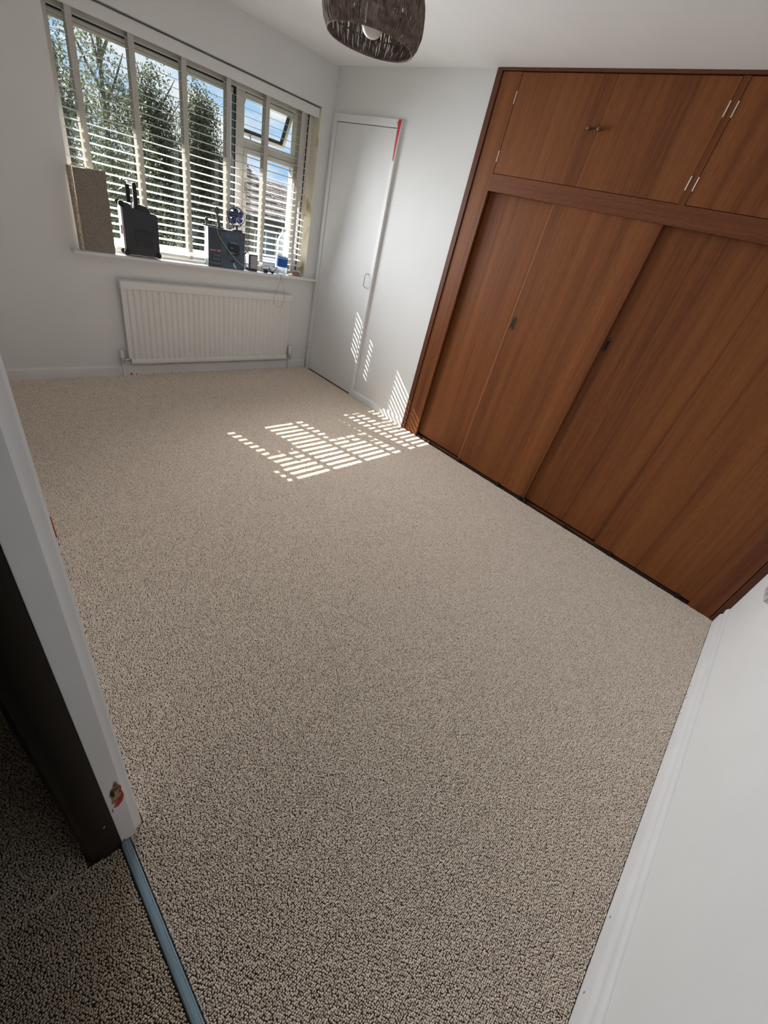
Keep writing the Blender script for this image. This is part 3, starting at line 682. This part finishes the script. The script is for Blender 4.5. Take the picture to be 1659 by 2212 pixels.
# cable tangle with plugs
ct = thing('cable_tangle', 'tangle of thin white and black cables with black plugs on the sill', 'cables', (2.35, 3.725, ST))
for nm, m_, seed, ncur in (('white_lead', wire, 3, 4), ('black_lead', black, 5, 2)):
    random.seed(seed)
    for c_ in range(ncur):
        cx = 2.29+.07*c_+.02; P = [(cx+random.uniform(-.05,.08), 3.722+random.uniform(-.010,.022), ST+.004+abs(random.gauss(0,.024))) for _ in range(9)]
        P = [(min(a, 2.430), b_, min(c0, ST+.055)) for a, b_, c0 in P]
        sp_ = [Vector((p.x, p.y, max(p.z, ST+.0025))) for p in smooth_path(P, 7)]
        obj(nm, MB().tube(sp_, .0022, 6), m_, ct, True)
obj('plug', MB().box(2.298, 2.332, 3.712, 3.738, ST+.001, ST+.030, .005), black, ct)
obj('plug', MB().box(2.372, 2.392, 3.708, 3.730, ST+.001, ST+.022, .005), black, ct)
random.seed(11)
# crumpled white paper
V = []; 
for i in range(7):
    for j_ in range(5):
        V.append((2.5435+i*.011+random.uniform(-.003,.003), 3.703+j_*.006+random.uniform(-.001,.001), ST+.002+random.uniform(.004,.024)*math.sin(math.pi*(i+.5)/7)))
Fq = [(i*5+j_, i*5+j_+1, (i+1)*5+j_+1, (i+1)*5+j_) for i in range(6) for j_ in range(4)]
o = pydata('paper_scrap', V, Fq, mat('paper', (.78,.78,.76), .8)); o.modifiers.new('s', 'SOLIDIFY').thickness = .001
tag(o, 'crumpled scrap of white paper on the sill between water bottle and brown cardboard', 'paper')
# cardboard piece
V = MB(); V.prism([(2.545,ST),(2.710,ST),(2.716,ST+.004),(2.705,ST+.010),(2.66,ST+.008),(2.60,ST+.010),(2.556,ST+.005)], 1, 3.735, 3.778)
V.prism([(2.60,ST+.009),(2.705,ST+.010),(2.702,ST+.034),(2.665,ST+.040),(2.615,ST+.022)], 1, 3.758, 3.762)
tag(obj('cardboard_piece', V, noisy(mat('brown_card', (.36,.26,.18), .85, .2), (.29,.20,.135), (.42,.31,.22), 25)), 'torn piece of brown cardboard at the right end of the sill', 'cardboard')
# wire loop hanging over the sill edge
o = obj('hanging_wire', MB().tube(smooth_path([(2.462,3.712,ST+.0025),(2.461,3.700,ST+.002),(2.460,3.6955,.874),(2.458,3.693,.850),(2.438,3.692,.80),(2.410,3.690,.74),(2.399,3.689,.685),(2.412,3.689,.640),(2.440,3.689,.618),(2.472,3.689,.617),(2.500,3.689,.640),(2.512,3.689,.68),(2.504,3.690,.74),(2.488,3.692,.80),(2.466,3.693,.850),(2.465,3.6955,.874),(2.466,3.700,ST+.002),(2.467,3.712,ST+.0025)], 6), .0014, 6), wire_grey, smooth=True)
tag(o, 'thin grey wire loop hanging over the sill edge in front of the radiator', 'cable')

# ------------------------------------------------------------------ carpet pile (uncountable loops, geometry nodes)
def carpet_mat(name, cols):
    m = mat(name, cols[1], .92, .12); nt = m.node_tree; N = nt.nodes; L = nt.links; b_ = N['Principled BSDF']
    oi = N.new('ShaderNodeObjectInfo'); r = N.new('ShaderNodeValToRGB'); e = r.color_ramp.elements
    e[0].position = 0; e[0].color = (*cols[0], 1); e[1].position = 1; e[1].color = (*cols[2], 1)
    k = e.new(.22); k.color = (*[.55*a+.45*c for a, c in zip(cols[0], cols[1])], 1); k = e.new(.36); k.color = (*cols[1], 1)
    L.new(oi.outputs['Random'], r.inputs[0]); L.new(r.outputs[0], b_.inputs['Base Color']); return m
def pile(name, x0, x1, y0, y1, m, parent, rowp=.0047, step=.0055):
    rows = np.arange(y0+rowp/2, y1, rowp); P = []
    for i, y in enumerate(rows):
        xs = np.arange(x0 + (i % 2)*step/2 + rng.uniform(0, step*.4), x1-.004, step)
        xs = xs + rng.normal(0, step*.16, len(xs))
        P.append(np.stack([np.clip(xs, x0+.004, x1-.004), y + rng.normal(0, rowp*.13, len(xs)), rng.normal(.0004, .0006, len(xs))], 1))
    P = np.concatenate(P).astype(np.float32); n = len(P)
    me = bpy.data.meshes.new(name); me.vertices.add(n); me.vertices.foreach_set('co', P.ravel())
    rot = np.stack([rng.normal(0,.12,n), rng.normal(0,.16,n), rng.normal(0,.5,n)], 1).astype(np.float32)
    scl = np.stack([rng.uniform(.86,1.18,n), rng.uniform(.85,1.15,n), rng.uniform(.8,1.25,n)], 1).astype(np.float32)
    for nm, a in (('turn', rot), ('size', scl)):
        at = me.attributes.new(nm, 'FLOAT_VECTOR', 'POINT'); at.data.foreach_set('vector', a.ravel())
    me.update()
    o = bpy.data.objects.new(name, me); C.objects.link(o); o.parent = parent; o['kind'] = 'stuff'
    me.materials.append(m)
    g = bpy.data.node_groups.new(name+'_loops', 'GeometryNodeTree')
    g.interface.new_socket('Geometry', in_out='INPUT', socket_type='NodeSocketGeometry'); g.interface.new_socket('Geometry', in_out='OUTPUT', socket_type='NodeSocketGeometry')
    N = g.nodes; L = g.links; gi = N.new('NodeGroupInput'); go = N.new('NodeGroupOutput')
    us = N.new('GeometryNodeMeshUVSphere'); us.inputs['Segments'].default_value = 8; us.inputs['Rings'].default_value = 5; us.inputs['Radius'].default_value = 1
    tr = N.new('GeometryNodeTransform'); tr.inputs['Scale'].default_value = (step*.51, rowp*.50, .0037)
    sm = N.new('GeometryNodeSetMaterial'); sm.inputs['Material'].default_value = m
    ss = N.new('GeometryNodeSetShadeSmooth')
    ip = N.new('GeometryNodeInstanceOnPoints')
    na = N.new('GeometryNodeInputNamedAttribute'); na.data_type = 'FLOAT_VECTOR'; na.inputs['Name'].default_value = 'turn'
    nb = N.new('GeometryNodeInputNamedAttribute'); nb.data_type = 'FLOAT_VECTOR'; nb.inputs['Name'].default_value = 'size'
    er = N.new('FunctionNodeEulerToRotation')
    L.new(us.outputs[0], tr.inputs[0]); L.new(tr.outputs[0], ss.inputs[0]); L.new(ss.outputs[0], sm.inputs[0]); L.new(sm.outputs[0], ip.inputs['Instance'])
    L.new(gi.outputs[0], ip.inputs['Points']); L.new(na.outputs[0], er.inputs[0]); L.new(er.outputs[0], ip.inputs['Rotation']); L.new(nb.outputs[0], ip.inputs['Scale'])
    L.new(ip.outputs[0], go.inputs[0])
    md = o.modifiers.new('loops', 'NODES'); md.node_group = g
    return o
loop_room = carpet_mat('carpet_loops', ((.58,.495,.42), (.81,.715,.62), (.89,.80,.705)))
loop_hall_shaded = carpet_mat('hall_carpet_loops_shaded', ((.44,.37,.29), (.64,.55,.44), (.72,.63,.51)))  # same carpet as the room, hall shade put into a darker colour
pile('carpet_pile', .0135, 2.891, YN+.02, .556, loop_room, floor)
pile('carpet_pile', .052, 2.891, .5553, YW-.018, loop_room, floor)
pile('carpet_pile', -.62, -.0085, -.45, .541, loop_hall_shaded, floor_hall)
pile('carpet_pile', -.62, -.080, .535, 1.9, loop_hall_shaded, floor_hall)

# ------------------------------------------------------------------ outside: garden, trees, neighbouring houses
b = MB(); b.box(-30, 60, 4.5, 70, -3.2, -3.0)
struct(obj('ground_garden', b, noisy(mat('lawn', (.05,.085,.025), .9, .1), (.035,.065,.018), (.075,.11,.035), 2)))
leafm = []
for i, (c1, c2) in enumerate((((.075,.09,.05),(.15,.165,.095)), ((.045,.058,.036),(.105,.122,.072)))):
    lm = noisy(mat('leaf_%s' % ('pale','dark')[i], c1, .5, .35), c1, c2, 3, detail=3); nt = lm.node_tree
    tl = nt.nodes.new('ShaderNodeBsdfTranslucent'); tl.inputs[0].default_value = (*[min(1, v*.9) for v in c2], 1)
    mx = nt.nodes.new('ShaderNodeMixShader'); mx.inputs[0].default_value = .22
    nt.links.new(nt.nodes['Principled BSDF'].outputs[0], mx.inputs[1]); nt.links.new(tl.outputs[0], mx.inputs[2])
    nt.links.new(mx.outputs[0], nt.nodes['Material Output'].inputs[0]); leafm.append(lm)
barkm = noisy(mat('bark', (.10,.085,.07), .9, .1), (.06,.05,.04), (.20,.18,.16), 12, stretch=(1,1,.3))
def tree(label, x, y, rx, ry, ztop, zbot, nleaf, size, m, thin=0, group='trees in the garden'):
    t = thing('tree', label, 'tree', (x, y, -3.0), group)
    tr = MB(); tr.tube([(x,y,-3.0),(x+.05,y,-1.2),(x-.04,y,.6),(x,y,ztop-.5)], [.16,.12,.07,.015], 8)
    for k in range(14):
        a = random.uniform(0, 6.28); z0_ = random.uniform(-1.5, ztop-.9); f_ = random.uniform(.45,.9)
        tr.tube([(x,y,z0_),(x+rx*.5*f_*math.cos(a), y+ry*.5*f_*math.sin(a), z0_+.35),(x+rx*f_*math.cos(a), y+ry*f_*math.sin(a), z0_+.8)], [.035,.022,.008], 5)
    obj('trunk', tr, barkm, t)
    cz, rzv = (ztop+zbot)/2, (ztop-zbot)/2
    # leaf clumps inside a lobed crown, denser low, thin at the top
    ncl = 150
    cl = []
    while len(cl) < ncl:
        u = rng.normal(size=3); u /= np.linalg.norm(u); r = rng.uniform(.25, 1)**.5
        zz = u[2]*r; wd_ = 1.0
        taper = 1 - .55*max(0, zz)**1.5
        p = np.array([x+u[0]*r*rx*taper, y+u[1]*r*ry*taper, cz+zz*rzv])
        if thin and zz > .35 and rng.uniform() < thin*(zz-.2): continue
        cl.append(p)
    cl = np.array(cl); idx = rng.integers(0, ncl, nleaf)
    P = cl[idx] + np.clip(rng.normal(0, 1, (nleaf, 3)), -1.7, 1.7)*np.array([.20, .13, .20])
    n_ = rng.normal(size=(nleaf,3)); n_ /= np.linalg.norm(n_, axis=1, keepdims=True)
    a_ = np.cross(n_, rng.normal(size=(nleaf,3))); a_ /= np.linalg.norm(a_, axis=1, keepdims=True); b_ = np.cross(n_, a_)
    s_ = (size*rng.uniform(.6, 1.3, nleaf))[:, None]
    V = np.empty((nleaf, 4, 3)); V[:,0] = P - a_*s_; V[:,1] = P + b_*s_*.45; V[:,2] = P + a_*s_; V[:,3] = P - b_*s_*.45
    V = V.reshape(-1, 3) - np.array([x, y, -3.0])
    me = bpy.data.meshes.new('foliage'); me.vertices.add(nleaf*4); me.vertices.foreach_set('co', V.astype(np.float32).ravel())
    me.loops.add(nleaf*4); me.loops.foreach_set('vertex_index', np.arange(nleaf*4, dtype=np.int32))
    me.polygons.add(nleaf); me.polygons.foreach_set('loop_start', np.arange(0, nleaf*4, 4, dtype=np.int32))
    me.update(calc_edges=True); me.validate()
    o = mesh_obj('foliage', me, m, t); o['kind'] = 'stuff'
    return t
tree('tall feathery birch with sparse top seen through the first wide gap of the blind', 3.62, 11.6, .72, .50, 3.75, -2.6, 34000, .029, leafm[0], 1.3)
tree('dense green tree behind the first ladder tapes, right of the birch', 5.10, 13.3, .80, .50, 3.15, -2.7, 46000, .034, leafm[1])
tree('narrow green tree with rounded top beside the window mullion', 7.05, 15.0, .72, .50, 3.3, -2.7, 46000, .036, leafm[1])
tree('pale tree at the far left edge of the window, partly hidden by the wall', 2.50, 9.9, .50, .40, 3.0, -2.6, 24000, .029, leafm[0], .4)
tree('low dark bush filling the gap between the birch and the dense tree', 5.46, 17.0, 1.2, .5, 1.5, -2.9, 16000, .05, leafm[1])
tree('low dark bush beneath the narrow tree, left of the tiled roofs', 8.2, 16.9, .7, .5, 1.7, -2.9, 15000, .05, leafm[1])

tile_m = noisy(mat('roof_tile', (.15,.13,.125), .8, .2), (.09,.075,.072), (.20,.17,.165), 2.2, detail=6, rand=0)
brick_m = noisy(mat('brown_brick', (.15,.11,.09), .85, .1), (.11,.08,.065), (.19,.145,.12), 3)
winw = mat('house_upvc', (.75,.75,.75), .5)
dkglass = mat('house_glass', (.10,.13,.16), .08, .6)
def roof_slope(parent, xa, xb, y_e, z_e, y_r, z_r, hip=0.0, pitch_=.22, colw=.21):
    """courses of single tiles from eave up to ridge; hip shortens the right end towards the ridge"""
    d = Vector((0, y_r-y_e, z_r-z_e)); ln = d.length; d.normalize(); nrm = Vector((0, -d.z, d.y)); 
    nc = int(ln/pitch_); bmx = MB()
    for i in range(nc+1):
        t0 = i*pitch_
        xe = xb - hip*(t0/ln); x_ = xa + (.15 if i % 2 else 0)
        while x_ < xe-.05:
            x2 = min(x_+colw*.90, xe)
            c = Vector(((x_+x2)/2, y_e, z_e)) + d*(t0+pitch_*.5) + nrm*(.04+random.uniform(0,.015))
            ang = math.atan2(d.z, d.y) - .12
            bmx.obox(c, ((x2-x_)/2, pitch_*.58, .02), Matrix.Rotation(ang, 3, 'X'))
            x_ += colw
    o = obj('roof_tiles', bmx, tile_m, parent); o['kind'] = 'stuff'
    return o
def house(label, xa, xb, y0, y1, z_e, z_r, hip, wins):
    h = thing('house', label, 'house', ((xa+xb)/2, (y0+y1)/2, -3.0))
    obj('wall', MB().box(xa+.3, xb-.3, y0+.4, y1-.4, -3.0, z_e+.05), brick_m, h)
    ym = (y0+y1)/2
    r = MB(); 
    Vr = [(xa,y0,z_e),(xb,y0,z_e),(xb,y1,z_e),(xa,y1,z_e),(xa,ym,z_r),(xb-hip,ym,z_r)]
    pydata('roof_deck', Vr, [(0,1,5,4),(2,3,4,5),(0,4,3),(1,2,5),(3,2,1,0)], tile_m, h)
    roof_slope(h, xa, xb, y0, z_e, ym, z_r, hip)
    obj('gutter', MB().tube([(xa,y0-.05,z_e-.05),(xb,y0-.05,z_e-.05)], .07, 8), mat('gutter_black', (.03,.03,.035), .5), h)
    for (wx0, wx1, wz0, wz1) in wins:
        yy = y0+.4
        f_ = MB(); t = .07
        f_.box(wx0, wx1, yy-.06, yy+.02, wz1-t, wz1); f_.box(wx0, wx1, yy-.06, yy+.02, wz0, wz0+t); f_.box(wx0, wx0+t, yy-.06, yy+.02, wz0, wz1); f_.box(wx1-t, wx1, yy-.06, yy+.02, wz0, wz1)
        k = (wx0+wx1)/2; f_.box(k-t/2, k+t/2, yy-.06, yy+.02, wz0, wz1)
        fo = obj('window', f_, winw, h); obj('pane', MB().box(wx0+t, wx1-t, yy-.025, yy-.01, wz0+t, wz1-t), dkglass, fo)
    return h
house('brown brick house with a long tiled roof seen through the right lower pane', 14.1, 24.0, 22.5, 29.5, .38, 1.72, 0, [(14.9, 16.4, -.75, .15), (18.2, 19.8, -.75, .15), (14.9, 16.6, -2.7, -1.5)])
house('house with a sloping hipped tile roof beside the window mullion', 9.6, 12.5, 18.2, 23.8, .45, 2.1, .7, [(10.9, 12.0, -1.0, .05)])
